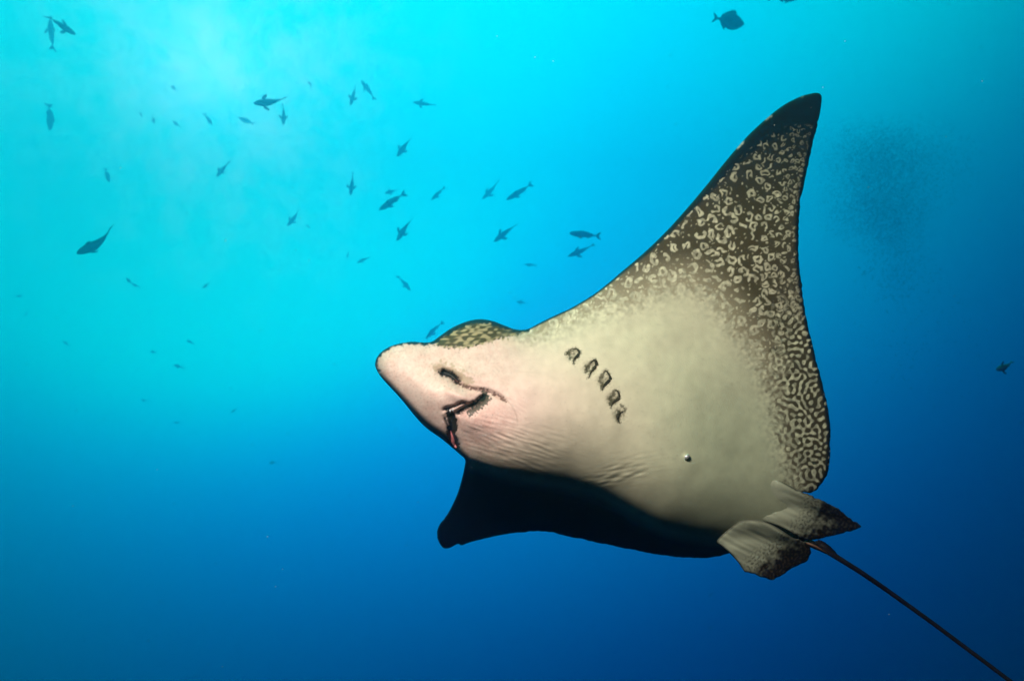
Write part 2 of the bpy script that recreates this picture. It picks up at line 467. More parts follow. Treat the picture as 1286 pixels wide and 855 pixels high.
def belly_front(P, sd, nbp):
    v = V0(P)
    v = v + sample_edge(P)
    R, T = edge_widths(nbp)
    v = v + T * (1 - circ(sd / R))
    # folds of skin
    def groove(line, w, depth, taper=True):
        dd, tt, _ = pline(P, line)
        k = np.exp(-(dd / w) ** 2)
        if taper: k = k * np.clip(np.minimum(tt, 1 - tt) * 5 + .35, 0, 1)
        return k * depth
    v = v + groove(NOSTRIL, 4.8, .022) + groove(NOSTRIL, 11, .005) + groove(FOLD, 2.6, .007) + groove(FOLD, 7, .003) + groove(MOUTH, 3.6, .020) + groove(MOUTH, 9, .006) + groove(UPPER_LIP, 2.4, .009) + groove(JAW, 4.6, .022) + groove(JAW, 10, .007) + groove(FOLD2, 2.2, .006)
    # swollen flap between nostrils and mouth, lower jaw
    def bulge(cx, cy, rx, ry, ang, amp):
        c, s_ = math.cos(ang), math.sin(ang)
        x = (P[:, 0] - cx) * c + (P[:, 1] - cy) * s_; y = -(P[:, 0] - cx) * s_ + (P[:, 1] - cy) * c
        return -amp * np.exp(-(x / rx) ** 2 - (y / ry) ** 2)
    v = v + bulge(577, 497, 20, 8, .5, .014) + bulge(596, 529, 24, 16, .5, .015) + bulge(585, 467, 20, 7, .5, .007) + bulge(540, 490, 34, 16, .75, .008)
    # wrinkles of the throat and of the shoulder
    m1 = np.exp(-((P[:, 0] - 640) / 55) ** 2 - ((P[:, 1] - 553 - .22 * (P[:, 0] - 640)) / 28) ** 2)
    m2 = np.exp(-((P[:, 0] - 775) / 40) ** 2 - ((P[:, 1] - 596 + .25 * (P[:, 0] - 775)) / 13) ** 2)
    m3 = np.exp(-((P[:, 0] - 640) / 30) ** 2 - ((P[:, 1] - 505) / 22) ** 2)
    w1 = along_noise(P, 6, .22, .32, 21); w2 = along_noise(P, 7, .25, -.22, 22); w3 = along_noise(P, 4, .2, .75, 23)
    v = v + m1 * w1 * .0006 + m2 * w2 * .0007 + m3 * w3 * .0003
    v = v + sample(lownoise(45, seed=31), P) * .0007 * sstep(4, 30, sd) + sample(lownoise(9, seed=32), P) * .00004
    for g in GILL_STROKES:
        c = np.mean(g, 0)
        v = v + .0035 * np.exp(-((P[:, 0] - c[0]) ** 2 + (P[:, 1] - c[1]) ** 2) / 60)
    return v

def belly_back(P, sd, nbp, df):
    d, t, sg = pline(P, BELLY_EDGE); q = -d * sg
    R, T = edge_widths(nbp)
    da, ta, _ = pline(P, AXIS)
    wing = 2 * T * circ(sd / (R * 1.3)) + .05 * sstep(0, 120, sd)
    body = .17 * np.exp(-(da / 80) ** 2) * np.sqrt(np.clip(sd / 45, 0, 1))
    return df + wing + body

# pigment
PAT_EDGE = spline([(380, 370), (560, 380), (640, 396), (657, 412), (672, 414), (693, 408), (734, 390), (767, 380), (800, 371), (832, 358), (865, 355), (883, 364), (899, 377), (915, 393), (927, 411), (943, 431),
                   (957, 455), (969, 480), (977, 510), (984, 540), (990, 570), (999, 596), (1010, 640)], 3)
LE_LINE = np.array(OUT_TOP[13:]); TE_LINE = np.array([(1031.9, 125)] + OUT_TE)

def ring_field():
    """signed distance in px (positive inside the pale line) to many uneven pale rings, hooks and dots"""
    r = np.random.default_rng(17)
    img = np.full((NH, NW), -6.0)
    pts = []; cell = {}
    te = np.array(TE_LINE)
    cand = np.stack([r.uniform(690, 1060, 42000), r.uniform(110, 640, 42000)], 1)
    dte, _, _ = pline(cand, te)
    for c, dd in zip(cand, dte):
        S = np.interp(dd, [0, 14, 40, 70], [5.9, 7.0, 10.0, 13.2]) * np.interp(c[1], [120, 230, 420, 560], [.62, .92, 1.0, .80])
        gx, gy = int(c[0] // 20), int(c[1] // 20); ok = True
        for ax_ in (-1, 0, 1):
            for ay_ in (-1, 0, 1):
                for (qx, qy, qs) in cell.get((gx + ax_, gy + ay_), ()):
                    if (qx - c[0]) ** 2 + (qy - c[1]) ** 2 < (.5 * (S + qs)) ** 2: ok = False; break
                if not ok: break
            if not ok: break
        if ok:
            cell.setdefault((gx, gy), []).append((c[0], c[1], S)); pts.append((c[0], c[1], S))
    fill = []
    for c in cand[:30000]:                                  # small marks in the gaps between the rings
        gx, gy = int(c[0] // 20), int(c[1] // 20); ok = True; Sm = 12
        for ax_ in (-1, 0, 1):
            for ay_ in (-1, 0, 1):
                for (qx, qy, qs) in cell.get((gx + ax_, gy + ay_), ()):
                    if (qx - c[0]) ** 2 + (qy - c[1]) ** 2 < (.60 * qs if qs > 0 else 4.0) ** 2: ok = False; break
                    Sm = min(Sm, abs(qs))
        if ok:
            cell.setdefault((gx, gy), []).append((c[0], c[1], -.5 * Sm)); fill.append((c[0], c[1], -.5 * Sm))
    for (cx, cy, S) in pts + fill:
        kind = r.random() if S > 0 else .85 + .15 * r.random(); S = abs(S); rad = S * r.uniform(.29, .41); w = min(1.5, S * .125) * r.uniform(.85, 1.15)
        asp = r.uniform(.6, 1.0); an = r.uniform(0, np.pi) ; gap = r.uniform(0, 2 * np.pi); gw = r.uniform(.3, 1.1) if kind < .62 else 0
        a2, a3, p2, p3 = r.uniform(0, .22), r.uniform(0, .16), r.uniform(0, 6.3), r.uniform(0, 6.3)
        x0, y0 = int(cx) - 14, int(cy) - 14
        yy, xx = np.mgrid[y0:y0 + 29, x0:x0 + 29].astype(float)
        dx, dy = xx - cx, yy - cy
        u_ = (dx * math.cos(an) + dy * math.sin(an)); v_ = (-dx * math.sin(an) + dy * math.cos(an)) / asp
        th = np.arctan2(v_, u_); rr = np.hypot(u_, v_)
        if kind > .93:
            f = max(S * .14, 1.0) - np.hypot(u_, v_)
        elif kind > .84:
            f = w - np.hypot(np.maximum(np.abs(u_) - rad * .9, 0), dy * math.cos(an) - dx * math.sin(an))
        else:
            f = w - np.abs(rr - rad * (1 + a2 * np.cos(2 * th + p2) + a3 * np.cos(3 * th + p3))) * (asp * .5 + .5)
            da_ = np.abs((th - gap + np.pi) % (2 * np.pi) - np.pi)
            f = np.where(da_ < gw, np.minimum(f, (da_ - gw) * rad + .6), f)
        sl = img[y0:y0 + 29, x0:x0 + 29]
        np.maximum(sl, f, out=sl)
    return img

def belly_colour(P, sd, nbp):
    n = len(P); x, y = P[:, 0], P[:, 1]
    pink = np.exp(-(((x - 565) / 150) ** 2 + ((y - 490) / 105) ** 2))
    pink2 = np.exp(-(((x - 602) / 44) ** 2 + ((y - 522) / 32) ** 2))
    base = np.array([.60, .565, .395])[None] * np.ones((n, 1))
    warm = np.clip(pink * 1.45, 0, 1)[:, None]
    base = base * (1 - warm) + np.array([.63, .46, .395]) * warm
    base = base * (1 - .42 * pink2[:, None]) + np.array([.74, .38, .34]) * .42 * pink2[:, None]
    rear = (sstep(780, 900, x) * sstep(400, 560, y))[:, None]
    base = base * (1 - rear) + np.array([.53, .56, .375]) * rear  # greener rear: red that water takes from the light, put into the colour
    mott = sample(lownoise(14, seed=51), P)[:, None]
    base = base * (1 + .025 * mott)
    speck = sample(bandnoise(5, seed=52), P)
    base = base * (1 - .35 * (sstep(2.7, 3.3, speck) * (x < 640))[:, None])
    hdm = sstep(680, 600, x)[:, None]
    frk = sample(bandnoise(4.4, width=.5, seed=91), P)[:, None]; blot = sample(lownoise(7, seed=92), P)[:, None]
    base = base * (1 - hdm * (.07 * np.clip(frk, 0, 3) + .045 * blot * np.array([.4, 1.0, 1.1]) + .16 * sstep(2.2, 2.8, frk)))
    # wing pattern
    d, t, sg = pline(P, PAT_EDGE); u = -d * sg
    dLE, tLE, _ = pline(P, LE_LINE); dTE, tTE, _ = pline(P, TE_LINE)
    warp = np.stack([sample(lownoise(22, seed=61), P), sample(lownoise(22, seed=62), P)], 1)
    Fs = sample(bandnoise(7.8, width=.18, seed=65), P + warp)
    RF = ring_field()
    rf = sample(RF, P + .6 * np.stack([sample(bandnoise(9, seed=81), P), sample(bandnoise(9, seed=82), P)], 1))
    inb = sstep(58, -6, u)
    tipd = sstep(260, 150, y)
    lerange = np.interp(x, [680, 760, 860, 940, 985, 1010], [1.5, 2.5, 5, 12, 20, 30])
    hw_ = .15 + .8 * inb ** 1.4 - .45 * tipd - 2.2 * sstep(158, 138, y) - 1.2 * sstep(6, 1, dTE) - 3 * sstep(1.3, .6, dLE / lerange)
    ring = sstep(-.75, .75, rf + hw_)
    small = np.clip(sstep(52, 22, dTE + 9 * sample(lownoise(14, seed=83), P)) * sstep(340, 430, y) + sstep(430, 530, y), 0, 1)
    lab = sstep(-.35, .35, Fs + .3 * inb - 1.2 * sstep(6, 1, dTE) - .28)
    light = ring * (1 - small) + lab * small
    fade = sstep(8, -18, u + 5 * sample(lownoise(6, seed=67), P))
    speckle = sstep(.9, 1.7, sample(bandnoise(4.2, seed=68), P)) * sstep(-26, -2, u) * .35
    light = np.maximum(light, fade) * (1 - speckle)
    olive = np.array([.066, .054, .027]); tip = np.array([.008, .016, .020])
    dk = np.clip(sstep(300, 150, y) * .8 + 1.0 * sstep(1.6, .8, dLE / lerange) + sstep(7, 1, dTE), 0, 1)[:, None]
    dark = olive * (1 - dk) + tip * dk
    tan_ = sstep(48, -2, u)[:, None] * (1 - small)[:, None] * .85 + sstep(24, -6, u)[:, None] * small[:, None] * .35
    dark = dark * (1 - tan_) + np.array([.34, .29, .19]) * tan_
    rmod = np.clip(.80 + .22 * sample(lownoise(6, seed=85), P), .4, 1.15)[:, None]
    mark = rmod * np.array([.58, .545, .385]) * (1 - .45 * sstep(280, 150, y)[:, None])
    inpat = sstep(-40, 10, u)[:, None]
    mark = mark * (1 + .22 * small[:, None] * np.array([.7, 1.0, .9]))
    lightc = base * (1 - inpat) + (mark * .8 + base * .2) * inpat
    wingc = dark * (1 - light[:, None]) + lightc * light[:, None]
    region = sstep(-45, -30, u)[:, None]
    col = base * (1 - region) + wingc * region
    # thin dark rim where the dark back shows along the leading edge and the head
    rimw = np.where((x < 665) & (y < 470), 3.2, 1.8)
    rim = sstep(rimw + 1.6, rimw - .8, dLE)[:, None] * (x > 640)[:, None]
    col = col * (1 - rim) + np.array([.006, .020, .026]) * rim
    # head: dark rim, marbled hump round the eye
    hd = ((nbp[:, 0] < 665) & (nbp[:, 1] < 600) & (nbp[:, 1] > 395) & (x < 665))
    hw = np.interp(nbp[:, 0], [471, 500, 545, 575, 620, 660], [2.2, 2.4, 4.2, 5.5, 5.0, 2.5]) + 1.2 * sample(lownoise(5, seed=71), P)
    hw = np.where(nbp[:, 1] > 470, np.interp(nbp[:, 1], [455, 480, 500, 530, 555, 575], [2.2, 3.0, 4.0, 8.5, 10, 5]), hw)  # wider below the snout: the shading of its underside is painted in
    hs = np.where(nbp[:, 1] > 470, 4.0, 1.5); hr = (sstep(hw + hs, hw - hs, sd) * hd)[:, None]
    HUMP = np.array([(536, 428), (552, 421), (583, 402), (600, 399), (634, 407), (660, 413), (657, 419), (640, 424), (622, 427), (606, 432), (588, 437), (566, 438.5), (548, 434)], float)
    dh, _, _ = pline(P, np.vstack([HUMP, HUMP[:1]])); ih = inside(x, y, HUMP)
    sh = np.where(ih, dh, -dh) + 1.6 * sample(lownoise(3.5, seed=72), P)
    mar = along_noise(P, 5.5, .42, -.12, 73)
    front_dark = sstep(578, 560, x) + sstep(612, 618, x) * .8 * sstep(424, 414, y)
    ml = sstep(-.8, 1.1, mar + .12 - 1.0 * front_dark)[:, None] * .72
    marb = np.array([.055, .050, .022]) * (1 - ml) + np.array([.40, .34, .19]) * ml
    hm = sstep(-2.2, 3.0, sh)[:, None]
    col = col * (1 - hm) + marb * hm
    col = col * (1 - hr) + np.array([.005, .018, .024]) * hr
    # nostril patch, folds blackened by pigment and painted-in shade, dark serrated lip
    dn, _, _ = pline(P, spline([(548, 463), (560, 461), (574, 468), (588, 479)], 4))
    npch = sstep(9, 2, dn + 2.2 * sample(lownoise(4, seed=74), P)) * .62
    col = col * (1 - npch[:, None]) + np.array([.27, .21, .12]) * npch[:, None]
    def ink(line, w, k, cc=(.008, .011, .009)):
        nonlocal col
        dd, tt, _ = pline(P, line)
        ww = w * np.clip(np.minimum(tt, 1 - tt) * 6 + .45, 0, 1)
        a = (sstep(ww + 1.3, ww - 1.0, dd + (.35 if w < 1.6 else 1.0) * sample(lownoise(2.2, seed=75), P)) * k)[:, None]
        col = col * (1 - a) + np.array(cc) * a
    ink(spline([(552, 466), (560, 468), (568, 471)], 4), 5.2, .55, (.05, .045, .025)); ink(NOSTRIL, 4.0, .97); ink(FOLD, 1.6, .88, (.07, .025, .016)); ink(MOUTH, 3.0, .97); ink(UPPER_LIP, 1.5, .9); ink(JAW, 5.6, .97); ink(FOLD2, 1.5, .85)
    ink(spline([(563, 518.5), (570, 516.5), (580, 511.5), (590, 507.5)], 4), 1.3, .7, (.33, .33, .30))
    for fl_, fw_, fk_ in (([(628, 498), (640, 506), (648, 520), (650, 534)], .7, .35), ([(603, 531), (618, 540), (640, 545)], .8, .3), ([(590, 548), (610, 560), (640, 570), (668, 574)], .9, .4), ([(600, 569), (625, 580), (655, 586)], .9, .4)):
        ink(spline(fl_, 5), fw_, fk_, (.26, .15, .11))
    ink(spline([(606, 492), (609, 497), (603, 503)], 4), 3.0, .9, (.016, .03, .018))
    ds, ts, ss = pline(P, spline([(612, 500), (606, 507), (598, 513), (590, 518)], 4))
    ser = sstep(5.8, 2.2, ds + 1.8 * along_noise(P, 3.0, .5, .9, 76)) * .86
    col = col * (1 - ser[:, None]) + np.array([.014, .024, .015]) * ser[:, None]
    # pale nicks on the leading edge near the tip
    ink([(926, 186), (931, 180.5), (934, 178)], 1.6, .8, (.55, .56, .50)); ink([(961, 151), (965, 148), (969, 146)], 1.3, .6, (.5, .5, .45)); ink([(1006, 122), (1009, 121)], 1.2, .5, (.3, .34, .3))
    # gill smudges
    for gi_, g in enumerate(GILL_STROKES):
        c = np.mean(g, 0)
        for st_, w_, k_ in ((g, 2.0, .75), (GILL_INNER[gi_], 1.7, .85)):
            ink(spline(st_, 5), w_, k_, (.045, .038, .018))
        a = .66 * np.exp(-(((x - c[0] + 1.5) ** 2 + (y - c[1]) ** 2) / 66) ** 2) * sstep(-2.0, .6, sample(lownoise(2.5, seed=77), P)) + .25 * np.exp(-((x - c[0]) ** 2 + (y - c[1]) ** 2) / 130) * sstep(.3, 1.2, sample(bandnoise(4, seed=84), P))
        col = col * (1 - a[:, None]) + np.array([.075, .062, .030]) * a[:, None]
    # far wing: dark margin, few pale marks, and the root's shade painted in
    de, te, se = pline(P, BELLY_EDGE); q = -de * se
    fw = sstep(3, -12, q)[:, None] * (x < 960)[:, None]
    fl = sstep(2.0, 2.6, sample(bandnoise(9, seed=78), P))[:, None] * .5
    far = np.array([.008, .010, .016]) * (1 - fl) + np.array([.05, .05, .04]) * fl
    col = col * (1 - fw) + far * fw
    # back of the animal: dark with pale rings
    rr = sstep(.3, .9, 1 - np.abs(sample(bandnoise(26, seed=79), P) - 1.0) / .3)[:, None]
    back = np.array([.012, .020, .026]) * (1 - rr) + np.array([.35, .36, .33]) * rr
    return np.clip(col, 0.003, 1), back

ray_c = world_pt(820, 530, 1.52)
ray = empty('eagle_ray', ray_c)
tag(ray, 'large spotted eagle ray gliding overhead, pale belly towards the viewer and one wing raised', 'ray')
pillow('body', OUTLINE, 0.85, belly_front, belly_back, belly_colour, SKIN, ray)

# pelvic fins: two leaf-shaped lobes lying over the tail root
def pelvic(outline, ctrl, ridge, valley, dark_pts, root=None, name='pelvic_fin', seed=5):
    f0 = tps(ctrl)
    OL = spline(outline, 6, closed=True)
    ol = resample(OL, 1.0)
    nn = np.roll(ol, -1, 0) - np.roll(ol, 1, 0); nn = np.stack([nn[:, 1], -nn[:, 0]], 1); nn /= np.linalg.norm(nn, axis=1)[:, None] + 1e-9
    wgt = sstep(985, 1005, ol[:, 0]) + sstep(705, 715, ol[:, 1])
    OL = ol + nn * (sample(bandnoise(8, seed=seed + 80), ol) * np.clip(wgt, 0, 1) * .4)[:, None]
    rd = spline(ridge, 4); vl = spline(valley, 4)
    def fr(P, sd, nbp):
        v = f0(P) + .004 * (1 - circ(sd / 5))
        if root: v = v + belly_front(P, np.full(len(P), 60.0), np.tile(np.array([[800.0, 900.0]]), (len(P), 1)))
        dd, tt, _ = pline(P, rd)
        vd, vt, _ = pline(P, vl)
        v = v + .009 * np.exp(-(vd / 9) ** 2) * np.sin(np.pi * np.clip(vt, .02, .98)) ** .5
        v = v - .007 * np.exp(-(dd / 8) ** 2) * np.sin(np.pi * np.clip(tt, .02, .98)) ** .5
        v = v + along_noise(P, 9, .18, .45, seed) * .0007
        return v
    def bk(P, sd, nbp, df): return df + .010 * circ(sd / 8) + .012 * sstep(0, 25, sd)
    dp = np.array(dark_pts, float)
    def co(P, sd, nbp):
        dd, _, _ = pline(P, dp)
        dkf = sstep(26, 6, dd + 4 * sample(lownoise(6, seed=seed + 1), P))
        rim = sstep(3.0, .8, sd) * .8 * sstep(965, 990, P[:, 0]) if root else sstep(3.0, .8, sd) * .8
        pat = sample(bandnoise(4.6, width=.4, seed=seed + 2), P)
        spots = sstep(.2, .9, pat) * dkf * .30
        edgep = sstep(.1, .8, sample(bandnoise(4.6, width=.4, seed=seed + 3), P)) * sstep(44, 24, dd) * .6
        a = np.clip(np.maximum(dkf, np.maximum(rim, edgep)), 0, 1)[:, None]
        c = np.array([.52, .54, .39]) * (1 - a) + np.array([.020, .014, .011]) * a
        c = c + spots[:, None] * np.array([.25, .19, .11])
        return c, np.ones((len(P), 1)) * np.array([.02, .024, .026])
    return pillow(name, OL, 1.0, fr, bk, co, SKIN, ray)

pelvic([(962, 604.5), (966, 602.2), (974, 601.4), (986, 606.5), (998, 613), (1010, 618), (1022, 623.6), (1038, 630.5), (1053, 639), (1067, 650), (1077, 656.5), (1081.5, 660.5), (1076, 664),
        (1060, 668.5), (1043, 673.5), (1022, 677.5), (1008, 676), (997, 671), (986, 665), (976, 660), (960, 655.5), (942, 653), (922, 652), (908, 648), (912, 634), (932, 616), (950, 607)],
       [(966, 603, .003), (1000, 614, -.011), (1040, 632, .002), (1080, 660, .05), (1000, 670, -.026), (960, 655, -.004), (922, 652, .012), (936, 630, .010), (985, 638, -.006), (1030, 655, -.005), (912, 634, .014), (950, 607, .008), (908, 648, .014)],
       [(972, 607), (982, 608), (994, 613), (1015, 623), (1045, 639)], [(920, 648), (950, 640), (985, 636), (1015, 641), (1040, 650)], [(1040, 640), (1062, 650), (1080, 660), (1060, 667), (1040, 672), (1020, 678)], root=True, seed=101)
pelvic([(930, 654), (945, 652.5), (960, 655), (972, 660), (984, 667), (996, 675), (1008, 679), (1016, 685), (1018, 694), (1014, 703), (1002, 710), (993, 714), (985, 720), (976, 725), (970, 728),
        (962, 726), (955, 723.5), (946, 720), (935, 716.5), (927, 706), (917, 695), (908, 687), (900, 680.5), (906, 672), (918, 662)],
       [(930, 655, 1.60), (960, 656, 1.585), (985, 668, 1.59), (1012, 684, 1.645), (1002, 710, 1.69), (970, 727, 1.70), (936, 716, 1.68), (917, 695, 1.65), (902, 680, 1.645), (950, 690, 1.655)],
       [(935, 657), (955, 658), (975, 665), (992, 675)], [(915, 676), (940, 674), (965, 680), (990, 690)], [(965, 722), (985, 708), (1000, 695), (1015, 690), (1000, 706)], seed=131)

# tail: a long whip with a small dorsal fin at its root
def tube(pts, rad, seg=10):
    pts = np.asarray(pts, float); rad = np.asarray(rad, float); V = []; Fc = []
    n = len(pts)
    for i in range(n):
        t = pts[min(i + 1, n - 1)] - pts[max(i - 1, 0)]; t /= np.linalg.norm(t)
        up = np.array([0, 0, 1.0]) if abs(t[2]) < .9 else np.array([1.0, 0, 0])
        a = np.cross(t, up); a /= np.linalg.norm(a); b = np.cross(t, a)
        for k in range(seg):
            an = 2 * math.pi * k / seg
            V.append(pts[i] + rad[i] * (math.cos(an) * a + math.sin(an) * b))
    for i in range(n - 1):
        for k in range(seg):
            k2 = (k + 1) % seg
            Fc.append((i * seg + k, i * seg + k2, (i + 1) * seg + k2, (i + 1) * seg + k))
    V.append(pts[0]); V.append(pts[-1])
    for k in range(seg):
        Fc.append((n * seg, (k + 1) % seg, k)); Fc.append((n * seg + 1, (n - 1) * seg + k, (n - 1) * seg + (k + 1) % seg))
    return np.array(V), Fc

tl = np.array([(985, 668, 1.735), (1005, 676, 1.725), (1020, 683, 1.712), (1040, 692.5, 1.705), (1056, 702.5, 1.70), (1080, 717.5, 1.70), (1110, 738, 1.705), (1140, 759.5, 1.70),
               (1170, 781, 1.69), (1200, 803.5, 1.675), (1235, 829.5, 1.65), (1275, 859.5, 1.62), (1320, 894, 1.59), (1380, 943, 1.55), (1450, 1005, 1.52)])
ts_ = np.linspace(0, 1, len(tl)); tt_ = np.linspace(0, 1, 90)
tl2 = np.stack([np.interp(tt_, ts_, tl[:, i]) for i in range(3)], 1)
tail_pts = world_pt(tl2[:, 0], tl2[:, 1], tl2[:, 2])
tail_rad = np.interp(tl2[:, 0], [985, 1005, 1030, 1060, 1150, 1275, 1450], [.016, .012, .0082, .0066, .0056, .0052, .0036])
tv, tf = tube(tail_pts, tail_rad, 12)
tail = mesh_obj('tail', tv, tf, M_TAIL, ray)
tail['label'] = 'long dark whip tail'
dfv = [(1022, 680), (1029, 677.3), (1036, 680.5), (1043, 686), (1049, 692), (1053, 697.5), (1054, 702), (1047, 698.5), (1036, 692), (1026, 686)]
def fin_solid(pts3, thick, axis):
    P = np.asarray(pts3, float); c = P.mean(0); n = len(P)
    V = np.vstack([P, c + axis * thick, c - axis * thick]); Fc = []
    for i in range(n):
        j = (i + 1) % n
        Fc += [(i, j, n), (j, i, n + 1)]
    return V, Fc
dp3 = np.array([world_pt(np.array(x), np.array(y), np.array(1.703)) for x, y in dfv])
v_, f_ = fin_solid(dp3, .004, RC[:, 2])
mesh_obj('dorsal_fin', v_, f_, M_TAIL, tail)
sp = np.array([(1010, 680, 1.705), (1024, 685.5, 1.700), (1040, 695, 1.692)])
v_, f_ = tube(world_pt(sp[:, 0], sp[:, 1], sp[:, 2]), [.0028, .0026, .0004], 8)
mesh_obj('stinging_spine', v_, f_, plain_material('spine_brown', (.16, .08, .05), .5, 60), tail)

# gill slits: dark hooked flaps lying in shallow dents of the belly
def surf_depth(pts):
    P = np.asarray(pts, float)
    sdv = np.full(len(P), 60.0)
    return belly_front(P, sdv, np.tile(np.array([[800.0, 900.0]]), (len(P), 1)))
for g in GILL_STROKES:
    gp = spline(g, 6)
    dep = surf_depth(gp)
    n = len(gp); k = np.linspace(0, 1, n)
    rad = (.0010 + .0028 * np.exp(-((k - .60) / .24) ** 2)) * (1 + .14 * rng.standard_normal(n))
    v_, f_ = tube(world_pt(gp[:, 0], gp[:, 1], dep + .0012), np.clip(rad, .0006, .0044), 8)
    gs = mesh_obj('gill_slit', v_, f_, M_GILL, ray)

# mouth: pink inner lip at the far corner, tooth plate; nostril flap; eye
lp = spline([(566, 541), (568.5, 549), (569.5, 556), (573, 562)], 5)
v_, f_ = tube(world_pt(lp[:, 0], lp[:, 1], surf_depth(lp) - .001), np.interp(np.linspace(0, 1, len(lp)), [0, .5, 1], [.0012, .0045, .002]), 8)
mouth_line = np.vstack([MOUTH[::-1][:0], MOUTH])
v2, f2 = tube(world_pt(MOUTH[:, 0], MOUTH[:, 1], surf_depth(MOUTH) + .004), np.interp(np.linspace(0, 1, len(MOUTH)), [0, .15, .8, 1], [.001, .0026, .0030, .0015]), 8)
mouth = mesh_obj('mouth', v2, f2, M_MOUTH, ray)
mesh_obj('lip', v_, f_, M_LIP, mouth)
for cx, cy in ((565.2, 516.6), (568.6, 515.6)):
    tv_, tf_ = tube(world_pt(np.array([cx, cx + .4]), np.array([cy - 1.6, cy + 1.6]), surf_depth([(cx, cy - 1.6), (cx, cy + 1.6)]) - .006), [.0018, .0014], 8)
    mesh_obj('tooth_plate', tv_, tf_, plain_material('tooth', (.42, .42, .44), .3, 40), mouth)
np_ = NOSTRIL
v_, f_ = tube(world_pt(np_[:, 0], np_[:, 1], surf_depth(np_) + .009), np.interp(np.linspace(0, 1, len(np_)), [0, .4, 1], [.0015, .0055, .0012]), 10)
mesh_obj('nostril', v_, f_, M_MOUTH, ray)
bm = bmesh.new(); bmesh.ops.create_uvsphere(bm, u_segments=20, v_segments=12, radius=.0085)
ev = np.array([v.co for v in bm.verts]); ef = [[v.index for v in f.verts] for f in bm.faces]; bm.free()
ec = world_pt(614, 412.5, 1.497)
mesh_obj('eye', ev * np.array([1, 1, 1]) + ec, ef, M_EYE, ray)

# ------------------------------------------------------------------ air bubble in front of the belly
def glass_material():
    m = bpy.data.materials.new('bubble_air'); m.use_nodes = True
    p = m.node_tree.nodes['Principled BSDF']
    p.inputs['Base Color'].default_value = (1, 1, 1, 1); p.inputs['Roughness'].default_value = .02
    p.inputs['Metallic'].default_value = .75; p.inputs['Roughness'].default_value = .2
    tcx = m.node_tree.nodes.new('ShaderNodeTexCoord'); no = m.node_tree.nodes.new('ShaderNodeTexNoise'); no.inputs['Scale'].default_value = 3
    bu = m.node_tree.nodes.new('ShaderNodeBump'); bu.inputs['Strength'].default_value = .03
    m.node_tree.links.new(tcx.outputs['Object'], no.inputs['Vector']); m.node_tree.links.new(no.outputs[0], bu.inputs['Height'])
    m.node_tree.links.new(bu.outputs[0], p.inputs['Normal'])
    return m
bm = bmesh.new(); bmesh.ops.create_uvsphere(bm, u_segments=28, v_segments=18, radius=1)
sv = np.array([v.co for v in bm.verts]); sf = [[v.index for v in f.verts] for f in bm.faces]; bm.free()
bc = world_pt(862.5, 573, float(surf_depth([(862.5, 573)])[0]) - .006)
ax = RC @ np.array([[.80, .6, 0], [-.6, .80, 0], [0, 0, 1]]).T
bub = mesh_obj('air_bubble', (sv * np.array([.0070, .0052, .0052])) @ ax.T + bc, sf, glass_material(), None, True, bc)
tag(bub, 'tiny silvery air bubble rising in front of the pale belly of the ray', 'bubble')

# ------------------------------------------------------------------ fish
def fish_body(length, hgt, wid, bend, deep=False):
    """local axes: +x snout, +z back; the tail is bent sideways by `bend`"""
    nr, ns = 15, 12
    xs = np.linspace(.5, -.40, nr)
    if deep: prof = np.interp(xs, [-.40, -.30, -.20, 0, .15, .32, .44, .5], [.10, .16, .50, .96, 1.0, .72, .34, .05])
    else: prof = np.interp(xs, [-.40, -.30, -.15, .05, .2, .33, .43, .48, .5], [.13, .22, .56, .95, 1.0, .82, .52, .28, .06])
    V = []; Fc = []
    for i, x in enumerate(xs):
        off = spine(x, bend)
        for k in range(ns):
            a = 2 * math.pi * k / ns
            V.append((x * length, off * length + math.cos(a) * prof[i] * wid * length / 2, math.sin(a) * prof[i] * hgt * length / 2 - .04 * hgt * length * prof[i] * (math.sin(a) < 0)))
    for i in range(nr - 1):
        for k in range(ns):
            k2 = (k + 1) % ns
            Fc.append((i * ns + k, (i + 1) * ns + k, (i + 1) * ns + k2, i * ns + k2))
    Fc.append(tuple(range(ns))); Fc.append(tuple(reversed(range((nr - 1) * ns, nr * ns))))
    return np.array(V), Fc

def spine(x, bend):
    t = np.clip((.15 - x) / .65, 0, 1.2)
    return bend * t * t * .34

